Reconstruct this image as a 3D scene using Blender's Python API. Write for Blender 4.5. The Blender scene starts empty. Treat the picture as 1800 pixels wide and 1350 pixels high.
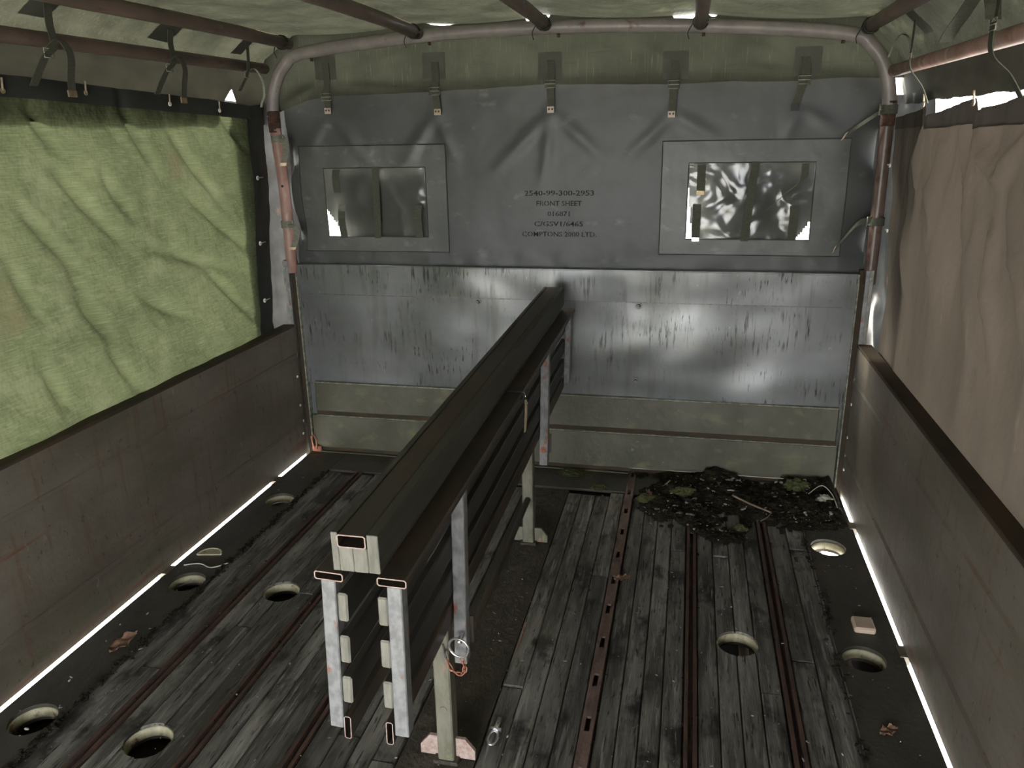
import bpy, bmesh, math, random
from mathutils import Vector, Matrix, noise
random.seed(11)
sc = bpy.context.scene
COL = sc.collection
# ------------------------------------------------------------------ camera
yaw, pitch, roll = -0.223, 0.308, -0.019
fw = Vector((math.sin(yaw)*math.cos(pitch), math.cos(yaw)*math.cos(pitch), -math.sin(pitch)))
rt = Vector((math.cos(yaw), -math.sin(yaw), 0.0))
up = rt.cross(fw)
r2 = math.cos(roll)*rt + math.sin(roll)*up
u2 = -math.sin(roll)*rt + math.cos(roll)*up
cam_d = bpy.data.cameras.new('camera')
cam_d.sensor_width = 36.0
cam_d.lens = 1380.0/1800.0*36.0
cam_d.clip_start = 0.02
cam = bpy.data.objects.new('camera', cam_d)
COL.objects.link(cam)
cam.matrix_world = Matrix(((r2.x, u2.x, -fw.x, 0.496), (r2.y, u2.y, -fw.y, -2.985), (r2.z, u2.z, -fw.z, 1.332), (0, 0, 0, 1)))
sc.camera = cam
# ------------------------------------------------------------------ sky, sun, exposure
w = bpy.data.worlds.new('overcast_sky')
sc.world = w
w.use_nodes = True
bg = w.node_tree.nodes['Background']
bg.inputs[0].default_value = (0.94, 0.97, 1.0, 1)
bg.inputs[1].default_value = 1.0
sun_d = bpy.data.lights.new('hazy_sun', 'SUN')
sun_d.energy = 4.0
sun_d.angle = math.radians(14)
sun_d.color = (1.0, 0.95, 0.86)
sun = bpy.data.objects.new('hazy_sun', sun_d)
COL.objects.link(sun)
sun.rotation_euler = Vector((0.80, -0.25, -0.62)).to_track_quat('-Z', 'Y').to_euler()
vs = sc.view_settings
vs.view_transform = 'Standard'
vs.look = 'None'
vs.exposure = 4.35
vs.gamma = 1.0
vs.use_curve_mapping = False

# ------------------------------------------------------------------ materials
MATS = {}
def M(name, c1, c2=None, sc1=(6, 6, 6), lo=.35, hi=.65, rough=.6, metal=0.0, bump=0.0, bsc=None, layers=(), trans=None, tcol=None, rand=False, spec=.5, detail=6, bdet=None):
    m = bpy.data.materials.new(name); m.use_nodes = True
    nt = m.node_tree; N = nt.nodes; L = nt.links
    p = N['Principled BSDF']; out = N['Material Output']
    p.inputs['Roughness'].default_value = rough
    p.inputs['Metallic'].default_value = metal
    p.inputs['Specular IOR Level'].default_value = spec
    tc = N.new('ShaderNodeTexCoord'); co = tc.outputs['Object']
    if rand:
        oi = N.new('ShaderNodeObjectInfo'); mu = N.new('ShaderNodeVectorMath'); mu.operation = 'MULTIPLY_ADD'
        mu.inputs[1].default_value = (37, 53, 71)
        cx = N.new('ShaderNodeCombineXYZ')
        for k in range(3): L.new(oi.outputs['Random'], cx.inputs[k])
        L.new(cx.outputs[0], mu.inputs[0]); L.new(co, mu.inputs[2]); co = mu.outputs[0]
    def noi(scl, det=detail, r=.6):
        mp = N.new('ShaderNodeMapping'); mp.inputs['Scale'].default_value = scl
        L.new(co, mp.inputs[0])
        n = N.new('ShaderNodeTexNoise'); n.inputs['Scale'].default_value = 1.0; n.inputs['Detail'].default_value = det
        n.inputs['Roughness'].default_value = r
        L.new(mp.outputs[0], n.inputs['Vector']); return n.outputs['Fac']
    def ramp(f, a, b):
        mr = N.new('ShaderNodeMapRange'); mr.inputs['From Min'].default_value = a; mr.inputs['From Max'].default_value = b
        L.new(f, mr.inputs['Value']); return mr.outputs[0]
    def mix(f, a, b):
        x = N.new('ShaderNodeMix'); x.data_type = 'RGBA'
        if isinstance(f, float): x.inputs[0].default_value = f
        else: L.new(f, x.inputs[0])
        for i, v in ((6, a), (7, b)):
            if isinstance(v, tuple): x.inputs[i].default_value = (*v, 1)
            else: L.new(v, x.inputs[i])
        return x.outputs[2]
    col = None
    if c2 is not None: col = mix(ramp(noi(sc1), lo, hi), c1, c2)
    for ly in layers:
        (lc, lsc, a, b) = ly[:4]; f_ = ramp(noi(lsc), a, b)
        if len(ly) > 4:
            f2 = ramp(noi(ly[4], 3), ly[5], ly[6]); mm = N.new('ShaderNodeMath'); mm.operation = 'MULTIPLY'
            L.new(f_, mm.inputs[0]); L.new(f2, mm.inputs[1]); f_ = mm.outputs[0]
        col = mix(f_, col if col is not None else c1, lc)
    if rand:
        hv = N.new('ShaderNodeHueSaturation'); mr = N.new('ShaderNodeMapRange')
        mr.inputs['To Min'].default_value = .72; mr.inputs['To Max'].default_value = 1.35
        L.new(oi.outputs['Random'], mr.inputs['Value']); L.new(mr.outputs[0], hv.inputs['Value'])
        if col is None: hv.inputs['Color'].default_value = (*c1, 1)
        else: L.new(col, hv.inputs['Color'])
        col = hv.outputs[0]
    if col is None: p.inputs['Base Color'].default_value = (*c1, 1)
    else: L.new(col, p.inputs['Base Color'])
    if bump:
        b = N.new('ShaderNodeBump'); b.inputs['Strength'].default_value = 1.0; b.inputs['Distance'].default_value = bump
        L.new(noi(bsc or sc1, detail if bdet is None else bdet), b.inputs['Height']); L.new(b.outputs[0], p.inputs['Normal'])
    if trans:
        t = N.new('ShaderNodeBsdfTranslucent'); ms = N.new('ShaderNodeMixShader'); ms.inputs[0].default_value = .5
        f = N.new('ShaderNodeMix'); f.data_type = 'RGBA'; f.blend_type = 'MULTIPLY'; f.inputs[0].default_value = 1.0
        tcv = tcol or (1, 1, 1)
        f.inputs[7].default_value = (trans*tcv[0], trans*tcv[1], trans*tcv[2], 1)
        if col is None: f.inputs[6].default_value = (*c1, 1)
        else: L.new(col, f.inputs[6])
        L.new(f.outputs[2], t.inputs['Color'])
        if bump: L.new(b.outputs[0], t.inputs['Normal'])
        L.new(p.outputs[0], ms.inputs[1]); L.new(t.outputs[0], ms.inputs[2]); L.new(ms.outputs[0], out.inputs[0])
    MATS[name] = m
    return m

M('head_paint', (.195, .20, .20), (.115, .118, .110), (1.6, 3, 2.4), .38, .64, rough=.32, metal=.42, bump=.045, bsc=(2.0, 2.0, 2.4), bdet=1.2, spec=.6,
  layers=[((.105, .105, .092), (22, 5, 2.4), .50, .66, (2.2, 2, 3), .42, .60), ((.030, .030, .026), (75, 5, 7), .53, .64, (3.0, 2, 4.5), .50, .62), ((.020, .020, .017), (120, 5, 14), .56, .64, (3.2, 2, 9), .52, .60), ((.36, .36, .35), (70, 20, 26), .68, .78), ((.17, .17, .115), (4, 2, 5), .60, .80)])
M('head_low', (.098, .090, .062), (.056, .054, .033), (5, 5, 4), .35, .65, rough=.48, bump=.006, bsc=(9, 9, 9), spec=.5,
  layers=[((.13, .135, .065), (9, 5, 14), .56, .74), ((.06, .055, .04), (40, 6, 6), .60, .75), ((.34, .33, .28), (60, 30, 60), .70, .78)])
M('head_edge', (.26, .26, .22), (.12, .125, .075), (40, 20, 60), .4, .6, rough=.45)
M('side_paint', (.155, .132, .104), (.098, .082, .062), (3, 2, 5), .35, .65, rough=.55, bump=.004, bsc=(12, 12, 12), spec=.45,
  layers=[((.105, .062, .038), (5, 30, 3), .54, .74), ((.13, .052, .026), (5, 1.6, 26), .60, .74), ((.075, .078, .045), (4, 1.5, 9), .56, .75), ((.21, .20, .18), (60, 40, 14), .67, .75), ((.05, .04, .03), (60, 60, 40), .62, .70)])
M('side_cap', (.035, .03, .022), (.06, .04, .025), (10, 5, 10), rough=.8, spec=.2)
M('galv', (.26, .258, .255), (.175, .175, .175), (60, 60, 40), .4, .6, rough=.5, metal=0.25, layers=[((.24, .10, .06), (34, 34, 16), .60, .66)])
M('galv_dull', (.27, .265, .24), (.17, .166, .14), (40, 40, 25), .4, .6, rough=.55, metal=.1, layers=[((.26, .12, .08), (45, 45, 30), .64, .72)])
M('post_paint', (.175, .163, .120), (.110, .106, .073), (35, 35, 12), .4, .6, rough=.6, layers=[((.32, .16, .12), (40, 40, 20), .62, .70), ((.20, .20, .09), (30, 30, 14), .60, .70)])
M('cut_edge', (.42, .33, .295), (.28, .18, .145), (120, 120, 120), rough=.6)
M('tube_dark', (.042, .035, .026), (.085, .048, .030), (25, 6, 25), .45, .75, rough=.45, spec=.4)
M('slat_dark', (.026, .026, .022), (.045, .042, .034), (30, 3, 30), rough=.5, spec=.4)
M('beam_dark', (.040, .040, .030), (.060, .058, .042), (30, 2, 30), rough=.6, bump=.002, bsc=(80, 5, 80), spec=.35, layers=[((.14, .14, .11), (70, 6, 70), .68, .76)])
M('end_grain', (.22, .21, .175), (.125, .12, .095), (60, 60, 14), rough=.8)
M('plank', (.175, .164, .145), (.062, .056, .047), (20, 3.0, 20), .38, .60, rough=.68, bump=.010, bsc=(60, 7, 60), rand=True, spec=.4,
  layers=[((.235, .226, .205), (75, 6, 75), .54, .68), ((.014, .013, .011), (9, 6, 9), .54, .66), ((.26, .25, .235), (110, 9, 110), .62, .70, (5, 3, 5), .45, .6), ((.018, .017, .014), (130, 14, 130), .58, .66), ((.075, .070, .048), (4, 3, 4), .58, .74)])
M('deck_metal', (.060, .055, .043), (.036, .034, .026), (6, 4, 6), rough=.5, bump=.003, bsc=(30, 30, 30), spec=.5, layers=[((.085, .045, .028), (9, 6, 9), .62, .74), ((.02, .019, .015), (16, 9, 16), .60, .72)])
M('deck_dirt', (.062, .050, .036), (.036, .029, .020), (14, 9, 14), rough=.75, bump=.012, bsc=(35, 25, 35), layers=[((.11, .095, .07), (40, 30, 40), .66, .74)])
M('rail_rust', (.085, .042, .028), (.035, .022, .016), (40, 12, 40), rough=.75, bump=.004, bsc=(60, 40, 60), layers=[((.16, .10, .075), (70, 50, 70), .66, .74)])
M('rail_bare', (.17, .112, .092), (.085, .052, .042), (40, 14, 40), rough=.7, bump=.004, bsc=(60, 40, 60), layers=[((.05, .03, .022), (50, 30, 50), .58, .70)])
M('rim_cream', (.45, .42, .29), (.30, .27, .17), (50, 50, 30), rough=.55, layers=[((.14, .07, .035), (35, 35, 35), .58, .68)])
M('chassis', (.035, .03, .024), (.06, .045, .032), (12, 12, 12), rough=.6, spec=.4)
M('soil', (.020, .017, .012), (.040, .033, .022), (40, 40, 40), rough=.95, bump=.02, bsc=(90, 90, 90), spec=.1, layers=[((.05, .055, .022), (14, 14, 14), .62, .72)])
M('crumb', (.42, .40, .34), (.10, .09, .07), (50, 50, 50), rough=.9, spec=.2)
M('moss', (.12, .125, .055), (.06, .065, .03), (90, 90, 90), rough=1, bump=.01, bsc=(200, 200, 200), spec=.1)
M('leaf_dry', (.40, .24, .17), (.25, .14, .09), (60, 60, 60), rough=.8)
M('twig', (.24, .18, .12), (.14, .10, .07), (60, 60, 60), rough=.9)
M('straw', (.46, .44, .36), rough=.8)
M('pale_stone', (.45, .43, .36), (.30, .28, .22), (60, 60, 60), rough=.9)
M('pad_block', (.50, .46, .33), (.42, .24, .20), (1, 1, 60), .4, .6, rough=.8)
M('hoop_grey', (.215, .19, .175), (.15, .13, .12), (14, 14, 14), rough=.42, spec=.5, layers=[((.10, .05, .035), (22, 22, 22), .64, .72)])
M('pipe_pink', (.38, .235, .20), (.24, .13, .10), (16, 16, 9), rough=.5, layers=[((.42, .35, .29), (30, 30, 8), .58, .68), ((.10, .05, .035), (26, 26, 14), .64, .72)])
M('pipe_brown', (.13, .085, .07), (.07, .045, .036), (20, 20, 10), rough=.4, layers=[((.045, .02, .015), (35, 35, 20), .55, .65)])
M('rust_dark', (.085, .035, .02), (.03, .014, .01), (60, 60, 60), rough=.85, bump=.01, bsc=(90, 90, 90))
M('purlin', (.145, .098, .078), (.078, .058, .046), (10, 5, 10), rough=.5, layers=[((.25, .16, .13), (18, 5, 18), .62, .74), ((.05, .03, .022), (25, 9, 25), .62, .72)])
M('canvas_roof', (.150, .155, .115), (.090, .094, .070), (5, 9, 5), .35, .65, rough=.75, bump=.03, bsc=(7, 4, 7), bdet=5, spec=.25,
  layers=[((.19, .20, .145), (60, 160, 60), .54, .72), ((.075, .08, .058), (4, 5, 4), .52, .72), ((.30, .32, .20), (3.5, 1.6, 3), .62, .74)], trans=.044, tcol=(1.03, 1.0, .92))
M('canvas_green', (.205, .235, .120), (.125, .150, .075), (4, 3.5, 5), .32, .66, rough=.85, bump=.026, bsc=(6, 6, 6), bdet=4, spec=.2,
  layers=[((.27, .30, .175), (3, 16, 260), .48, .80), ((.10, .12, .062), (3, 18, 420), .50, .76), ((.10, .12, .06), (3, 260, 26), .58, .84), ((.25, .275, .155), (3, 5, 7), .54, .76), ((.19, .16, .09), (1, 2.2, 2), .64, .78)], trans=.046, tcol=(1.0, 1.0, 1.0))
M('canvas_valance', (.110, .114, .085), (.074, .077, .058), (5, 5, 5), rough=.85, bump=.003, bsc=(12, 12, 12), spec=.2,
  layers=[((.19, .205, .13), (170, 5, 9), .58, .76), ((.06, .068, .045), (9, 5, 120), .58, .76)], trans=.05, tcol=(1, 1.0, .9))
M('canvas_dark', (.024, .025, .021), (.036, .036, .031), (7, 7, 7), rough=.7, spec=.3)
M('canvas_skirt', (.040, .038, .028), (.07, .066, .048), (4, 4, 9), rough=.8, spec=.2, trans=.05)
M('canvas_patch', (.055, .058, .045), (.08, .083, .066), (12, 12, 12), rough=.7, spec=.3)
M('canvas_brown', (.205, .172, .140), (.155, .130, .108), (3, 4, 2), .35, .65, rough=.7, bump=.006, bsc=(9, 9, 9), spec=.3,
  layers=[((.25, .215, .18), (20, 40, 8), .62, .76), ((.12, .095, .078), (6, 6, 5), .63, .75)], trans=.060, tcol=(1.0, .94, .86))
M('canvas_brown_hem', (.115, .100, .083), (.09, .078, .066), (6, 9, 6), rough=.7, spec=.3, trans=.03)
M('sheet_grey', (.054, .057, .054), (.042, .0445, .042), (3, 3, 3), rough=.48, bump=.006, bsc=(5, 5, 5), bdet=3, spec=.5,
  layers=[((.12, .12, .112), (9, 9, 16), .60, .80), ((.036, .035, .030), (4, 4, 4), .52, .72), ((.25, .17, .14), (7, 7, 13), .70, .76)])
M('sheet_patch', (.098, .100, .092), (.070, .073, .067), (6, 6, 6), rough=.44, bump=.006, bsc=(9, 9, 9), bdet=2.5, spec=.5, layers=[((.16, .16, .148), (14, 14, 24), .58, .76)])
M('sheet_flap', (.14, .14, .135), (.08, .08, .076), (9, 9, 9), rough=.6, trans=.06, layers=[((.30, .19, .12), (9, 9, 9), .60, .72)])
M('flap_dark', (.030, .032, .029), (.045, .046, .042), (9, 9, 9), rough=.6, spec=.3)
M('stencil', (.022, .022, .019), (.040, .041, .037), (120, 120, 120), .45, .68, rough=.8, spec=.1)
M('webbing', (.052, .054, .040), (.075, .076, .058), (90, 90, 200), rough=.8, spec=.2)
M('webbing_pale', (.20, .20, .16), (.13, .13, .10), (90, 90, 200), rough=.8, spec=.2)
M('brass', (.40, .30, .17), (.26, .20, .13), (60, 60, 60), rough=.45, metal=.5)
M('buckle', (.46, .44, .38), (.30, .28, .23), (90, 90, 90), rough=.4, metal=.4)
M('tip_pale', (.46, .36, .30), (.34, .26, .21), (90, 90, 90), rough=.5, metal=.2)
M('steel_bright', (.72, .72, .72), rough=.25, metal=.9)
M('hole_light_rivet_white', (.85, .85, .82), rough=.4)  # white painted for daylight through curtain eyelets; also the rivet colour
M('rust_orange', (.42, .17, .10), (.28, .11, .07), (80, 80, 80), rough=.8)
M('cord_black', (.012, .012, .012), rough=.6)
M('cord_pale', (.42, .40, .33), rough=.8)
M('tag_tan', (.36, .29, .20), (.28, .22, .15), (40, 40, 20), rough=.8)
M('bolt_dark', (.17, .165, .15), (.10, .095, .085), (90, 90, 90), rough=.45, metal=.4)
M('ground_gravel', (.50, .49, .46), (.38, .37, .34), (2, 2, 2), rough=.95, spec=.1)
# clear vinyl of the windows
def vinyl(name):
    m = bpy.data.materials.new(name); m.use_nodes = True
    nt = m.node_tree; N = nt.nodes; L = nt.links; N.remove(N['Principled BSDF']); out = N['Material Output']
    tr = N.new('ShaderNodeBsdfTransparent'); tr.inputs[0].default_value = (.80, .81, .78, 1)
    gl = N.new('ShaderNodeBsdfGlossy'); gl.inputs['Roughness'].default_value = .16
    lw = N.new('ShaderNodeFresnel'); lw.inputs[0].default_value = 1.55
    tc = N.new('ShaderNodeTexCoord'); n = N.new('ShaderNodeTexNoise'); n.inputs['Scale'].default_value = 7
    n.inputs['Detail'].default_value = 1.5; n.inputs['Distortion'].default_value = 1.0
    L.new(tc.outputs['Object'], n.inputs['Vector'])
    b = N.new('ShaderNodeBump'); b.inputs['Strength'].default_value = 1; b.inputs['Distance'].default_value = .016
    L.new(n.outputs['Fac'], b.inputs['Height'])
    L.new(b.outputs[0], gl.inputs['Normal']); L.new(b.outputs[0], lw.inputs['Normal'])
    ms = N.new('ShaderNodeMixShader'); L.new(lw.outputs[0], ms.inputs[0]); L.new(tr.outputs[0], ms.inputs[1]); L.new(gl.outputs[0], ms.inputs[2])
    df = N.new('ShaderNodeBsdfDiffuse'); df.inputs[0].default_value = (.30, .29, .27, 1)
    n2 = N.new('ShaderNodeTexNoise'); n2.inputs['Scale'].default_value = 9; n2.inputs['Detail'].default_value = 7
    L.new(tc.outputs['Object'], n2.inputs['Vector'])
    mr = N.new('ShaderNodeMapRange'); mr.inputs['From Min'].default_value = .55; mr.inputs['From Max'].default_value = 1.6
    L.new(n2.outputs['Fac'], mr.inputs['Value'])
    m2 = N.new('ShaderNodeMixShader'); L.new(mr.outputs[0], m2.inputs[0]); L.new(ms.outputs[0], m2.inputs[1]); L.new(df.outputs[0], m2.inputs[2])
    L.new(m2.outputs[0], out.inputs[0]); MATS[name] = m
vinyl('vinyl')

# ------------------------------------------------------------------ helpers
ORG = {}
def tag(o, label=None, cat=None, group=None, kind=None):
    if label: o['label'] = label
    if cat: o['category'] = cat
    if group: o['group'] = group
    if kind: o['kind'] = kind
    return o
def empty(name, loc, label=None, cat=None, group=None, kind=None):
    o = bpy.data.objects.new(name, None); COL.objects.link(o); o.location = loc; o.empty_display_size = .05
    ORG[o.name] = Vector(loc)
    return tag(o, label, cat, group, kind)
def obj(name, bm, mats, parent=None, smooth=False):
    """bm is in world coordinates; becomes one mesh object"""
    me = bpy.data.meshes.new(name)
    off = ORG[parent.name] if parent else Vector((0, 0, 0))
    if off.length: bmesh.ops.translate(bm, vec=-off, verts=bm.verts)
    bmesh.ops.recalc_face_normals(bm, faces=bm.faces)
    if smooth:
        for f in bm.faces: f.smooth = True
    bm.to_mesh(me); bm.free()
    for m in ([mats] if isinstance(mats, str) else mats): me.materials.append(MATS[m])
    o = bpy.data.objects.new(name, me); COL.objects.link(o)
    if parent: o.parent = parent
    ORG[o.name] = off
    return o
def solo(name, bm, mats, loc, label, cat, group=None, kind=None, smooth=False):
    """a top-level mesh with its origin at loc"""
    bmesh.ops.translate(bm, vec=-Vector(loc), verts=bm.verts)
    o = obj(name, bm, mats, None, smooth); o.location = loc; ORG[o.name] = Vector(loc)
    return tag(o, label, cat, group, kind)
def box(bm, x0, x1, y0, y1, z0, z1, bev=0.0, mi=0):
    r = bmesh.ops.create_cube(bm, size=1.0)
    for v in r['verts']:
        v.co = Vector(((x0+x1)/2+v.co.x*(x1-x0), (y0+y1)/2+v.co.y*(y1-y0), (z0+z1)/2+v.co.z*(z1-z0)))
    fs = list({f for v in r['verts'] for f in v.link_faces})
    for f in fs: f.material_index = mi
    if bev:
        es = list({e for v in r['verts'] for e in v.link_edges})
        bmesh.ops.bevel(bm, geom=es, offset=bev, segments=1, affect='EDGES', profile=.5)
    return fs
def B(*a, **k):
    bm = bmesh.new(); box(bm, *a, **k); return bm
def frames(pts, closed=False):
    P = [Vector(p) for p in pts]; n = len(P); T = []
    for i in range(n):
        a = P[(i-1) % n] if (closed or i > 0) else P[i]; b = P[(i+1) % n] if (closed or i < n-1) else P[i]
        T.append((b-a).normalized())
    ref = Vector((0, 0, 1)) if abs(T[0].z) < .9 else Vector((1, 0, 0))
    nrm = (ref - T[0]*ref.dot(T[0])).normalized(); Ns = []
    for t in T:
        nrm = (nrm - t*nrm.dot(t)).normalized(); Ns.append(nrm.copy())
    return P, T, Ns
def tube(bm, pts, r, seg=10, closed=False, caps=True, mi=0):
    P, T, Ns = frames(pts, closed); rings = []
    for i, (p, t, n) in enumerate(zip(P, T, Ns)):
        b = t.cross(n); rr = r[i] if isinstance(r, (list, tuple)) else r
        rings.append([bm.verts.new(p + (n*math.cos(2*math.pi*k/seg) + b*math.sin(2*math.pi*k/seg))*rr) for k in range(seg)])
    m = len(rings)
    for i in range(m if closed else m-1):
        A = rings[i]; C = rings[(i+1) % m]
        for k in range(seg):
            f = bm.faces.new((A[k], A[(k+1) % seg], C[(k+1) % seg], C[k])); f.smooth = True; f.material_index = mi
    if caps and not closed:
        bm.faces.new(rings[0][::-1]).material_index = mi; bm.faces.new(rings[-1]).material_index = mi
def TU(pts, r, **k):
    bm = bmesh.new(); tube(bm, pts, r, **k); return bm
def ribbon(bm, pts, wdirs, width, th=.002):
    """strap: pts centre line, wdirs a vector or one per point across its width"""
    P = [Vector(p) for p in pts]; n = len(P)
    W = [Vector(wdirs[i] if isinstance(wdirs[0], (tuple, list, Vector)) else wdirs).normalized() for i in range(n)]
    rings = []
    for i in range(n):
        t = (P[min(i+1, n-1)]-P[max(i-1, 0)]).normalized(); nn = t.cross(W[i]).normalized()*th/2; ww = W[i]*width/2
        rings.append([bm.verts.new(P[i]+a) for a in (ww+nn, -ww+nn, -ww-nn, ww-nn)])
    for A, C in zip(rings, rings[1:]):
        for k in range(4): bm.faces.new((A[k], A[(k+1) % 4], C[(k+1) % 4], C[k]))
    bm.faces.new(rings[0][::-1]); bm.faces.new(rings[-1])
def RB(*a, **k):
    bm = bmesh.new(); ribbon(bm, *a, **k); return bm
def spline(pts, n=8):
    P = [Vector(p) for p in pts]; out = []
    for i in range(len(P)-1):
        p0 = P[max(i-1, 0)]; p1 = P[i]; p2 = P[i+1]; p3 = P[min(i+2, len(P)-1)]
        for k in range(n):
            t = k/n
            out.append(.5*((2*p1)+(p2-p0)*t+(2*p0-5*p1+4*p2-p3)*t*t+(3*p1-p0-3*p2+p3)*t**3))
    out.append(P[-1]); return out
def sheet(us, vsl, fn, th=0.0, skip=None, smooth=True):
    """grid cloth: fn(u,v)->point; th thickness along computed normals"""
    bm = bmesh.new(); V = [[bm.verts.new(fn(u, v)) for v in vsl] for u in us]
    for i in range(len(us)-1):
        for j in range(len(vsl)-1):
            if skip and skip((us[i]+us[i+1])/2, (vsl[j]+vsl[j+1])/2): continue
            f = bm.faces.new((V[i][j], V[i+1][j], V[i+1][j+1], V[i][j+1])); f.smooth = smooth
    for v in [v for v in bm.verts if not v.link_faces]: bm.verts.remove(v)
    return bm
def lin(a, b, n): return [a+(b-a)*i/(n-1) for i in range(n)]
def fbm(x, y, z=0.0, o=4): return noise.fractal(Vector((x, y, z)), 1.0, 2.0, o)
def interp(x, pts):
    if x <= pts[0][0]: return pts[0][1]
    for (a, fa), (b, fb) in zip(pts, pts[1:]):
        if x <= b: return fa+(fb-fa)*(x-a)/(b-a)
    return pts[-1][1]
def creases(a, b, segs, wid, amp):
    s = 0.0
    for (a0, b0, a1, b1) in segs:
        dx, dy = a1-a0, b1-b0; L2 = dx*dx+dy*dy
        t = ((a-a0)*dx+(b-b0)*dy)/L2
        if t < -.25 or t > 1.25: continue
        tt = min(max(t, 0), 1); sd = ((a-a0)*dy-(b-b0)*dx)/math.sqrt(L2)
        fall = max(0.0, 1-abs(t-.5)/.75)
        s += amp*fall*math.exp(-(sd/wid)**2)*(1 if tt == t else .6)
    return s
def rect_tube(bm, x0, x1, y0, y1, z0, z1, wall=.002):
    """hollow section open at both ends along y; material 0 sides, 1 cut edges, 0 inside"""
    O = [(x0, z0), (x1, z0), (x1, z1), (x0, z1)]; I = [(x0+wall, z0+wall), (x1-wall, z0+wall), (x1-wall, z1-wall), (x0+wall, z1-wall)]
    c = .003
    def rnd(q, c):
        (a, b), (d, e) = q[0], q[2]; return [(a+c, b), (d-c, b), (d, b+c), (d, e-c), (d-c, e), (a+c, e), (a, e-c), (a, b+c)]
    O = rnd(O, c); I = rnd(I, c*.6)
    R = [[bm.verts.new((x, y, z)) for x, z in q] for q, y in ((O, y0), (O, y1), (I, y0), (I, y1))]
    n = 8
    for k in range(n):
        j = (k+1) % n
        bm.faces.new((R[0][k], R[0][j], R[1][j], R[1][k])); bm.faces.new((R[2][k], R[3][k], R[3][j], R[2][j]))
        bm.faces.new((R[0][k], R[2][k], R[2][j], R[0][j])).material_index = 1
        bm.faces.new((R[1][k], R[1][j], R[3][j], R[3][k])).material_index = 1
def RT(*a, **k):
    bm = bmesh.new(); rect_tube(bm, *a, **k); return bm
def prism(bm, poly, axis, a, b, mi=0):
    """extrude a 2-D polygon along an axis: x -> (y,z), y -> (x,z), z -> (x,y)"""
    def mk(p, t): return {'x': (t, p[0], p[1]), 'y': (p[0], t, p[1]), 'z': (p[0], p[1], t)}[axis]
    A = [bm.verts.new(mk(p, a)) for p in poly]; C = [bm.verts.new(mk(p, b)) for p in poly]; n = len(poly)
    for k in range(n): bm.faces.new((A[k], A[(k+1) % n], C[(k+1) % n], C[k])).material_index = mi
    bm.faces.new(A[::-1]).material_index = mi; bm.faces.new(C).material_index = mi
def PR(*a, **k):
    bm = bmesh.new(); prism(bm, *a, **k); return bm
def cyl(bm, c, r, depth, axis='z', seg=16, r2=None):
    rot = {'z': Matrix(), 'y': Matrix.Rotation(math.pi/2, 4, 'X'), 'x': Matrix.Rotation(math.pi/2, 4, 'Y')}[axis]
    bmesh.ops.create_cone(bm, cap_ends=True, segments=seg, radius1=r, radius2=r if r2 is None else r2, depth=depth, matrix=Matrix.Translation(c) @ rot)
def CY(*a, **k):
    bm = bmesh.new(); cyl(bm, *a, **k); return bm
HOLES = [(s*x, y) for s in (-1, 1) for x, y in ((1.0, -.49), (1.0, -1.085), (1.0, -1.71), (1.0, -2.33), (1.0, -2.95), (1.0, -3.57), (.68, -1.075), (.68, -1.713), (.68, -2.95))]
HR = .055
def cut_holes(o):
    """punch the lashing holes that meet this object clean through it"""
    me = o.data; off = ORG[o.name]
    xs = [v.co.x+off.x for v in me.vertices]; ys = [v.co.y+off.y for v in me.vertices]
    hs = [h for h in HOLES if min(xs)-HR < h[0] < max(xs)+HR and min(ys)-HR < h[1] < max(ys)+HR]
    if not hs: return
    bm = bmesh.new()
    for h in hs: cyl(bm, (h[0]-off.x, h[1]-off.y, -off.z), HR, .4, seg=36)
    cme = bpy.data.meshes.new('cut'); bm.to_mesh(cme); bm.free()
    c = bpy.data.objects.new('cut', cme); COL.objects.link(c)
    md = o.modifiers.new('b', 'BOOLEAN'); md.operation = 'DIFFERENCE'; md.object = c; md.solver = 'EXACT'
    if o.parent: c.parent = o.parent
    bpy.context.view_layer.update()
    dg = bpy.context.evaluated_depsgraph_get()
    nm = bpy.data.meshes.new_from_object(o.evaluated_get(dg))
    o.modifiers.clear(); o.data = nm; bpy.data.meshes.remove(me)
    bpy.data.objects.remove(c); bpy.data.meshes.remove(cme)

YR = -4.25     # rear end of the load bed
# ------------------------------------------------------------------ outside ground and chassis
bm = bmesh.new()
for a in ((-40, -40), (40, -40), (40, 40), (-40, 40)): bm.verts.new((a[0], a[1], -1.2))
bm.faces.new(bm.verts); tag(obj('ground', bm, 'ground_gravel'), 'pale gravel ground outside seen through the floor gaps', kind='structure')
ch = empty('chassis', (0, -2, -.5), 'dark steel chassis beams under the load floor', kind='structure')
for x in (-.42, .42): obj('chassis_rail', B(x-.04, x+.04, YR, .3, -.36, -.14), 'chassis', ch)
for y in (-3.4, -2.6, -2.05, -.66): obj('cross_member', B(-1.05, 1.05, y-.02, y+.02, -.14, -.05), 'chassis', ch)
for x in (-.98, -.66, .70, .97): obj('cable_tube', TU([(x, YR, -.062), (x, -1.2, -.062), (x+.02, .0, -.062)], .014), 'purlin', ch)
obj('light_block_beam', B(-1.085, -1.060, YR, .0, -.22, -.046), 'chassis', ch); obj('light_block_beam', B(1.060, 1.085, YR, -.72, -.22, -.046), 'chassis', ch)  # added beams, keep side light out from under the floor holes
obj('side_tank', B(-1.15, -.50, -1.95, -.22, -.62, -.075, bev=.02), 'chassis', ch)
obj('spare_box', B(.50, 1.09, -1.9, -.78, -.60, -.10, bev=.03), 'chassis', ch)

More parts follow.
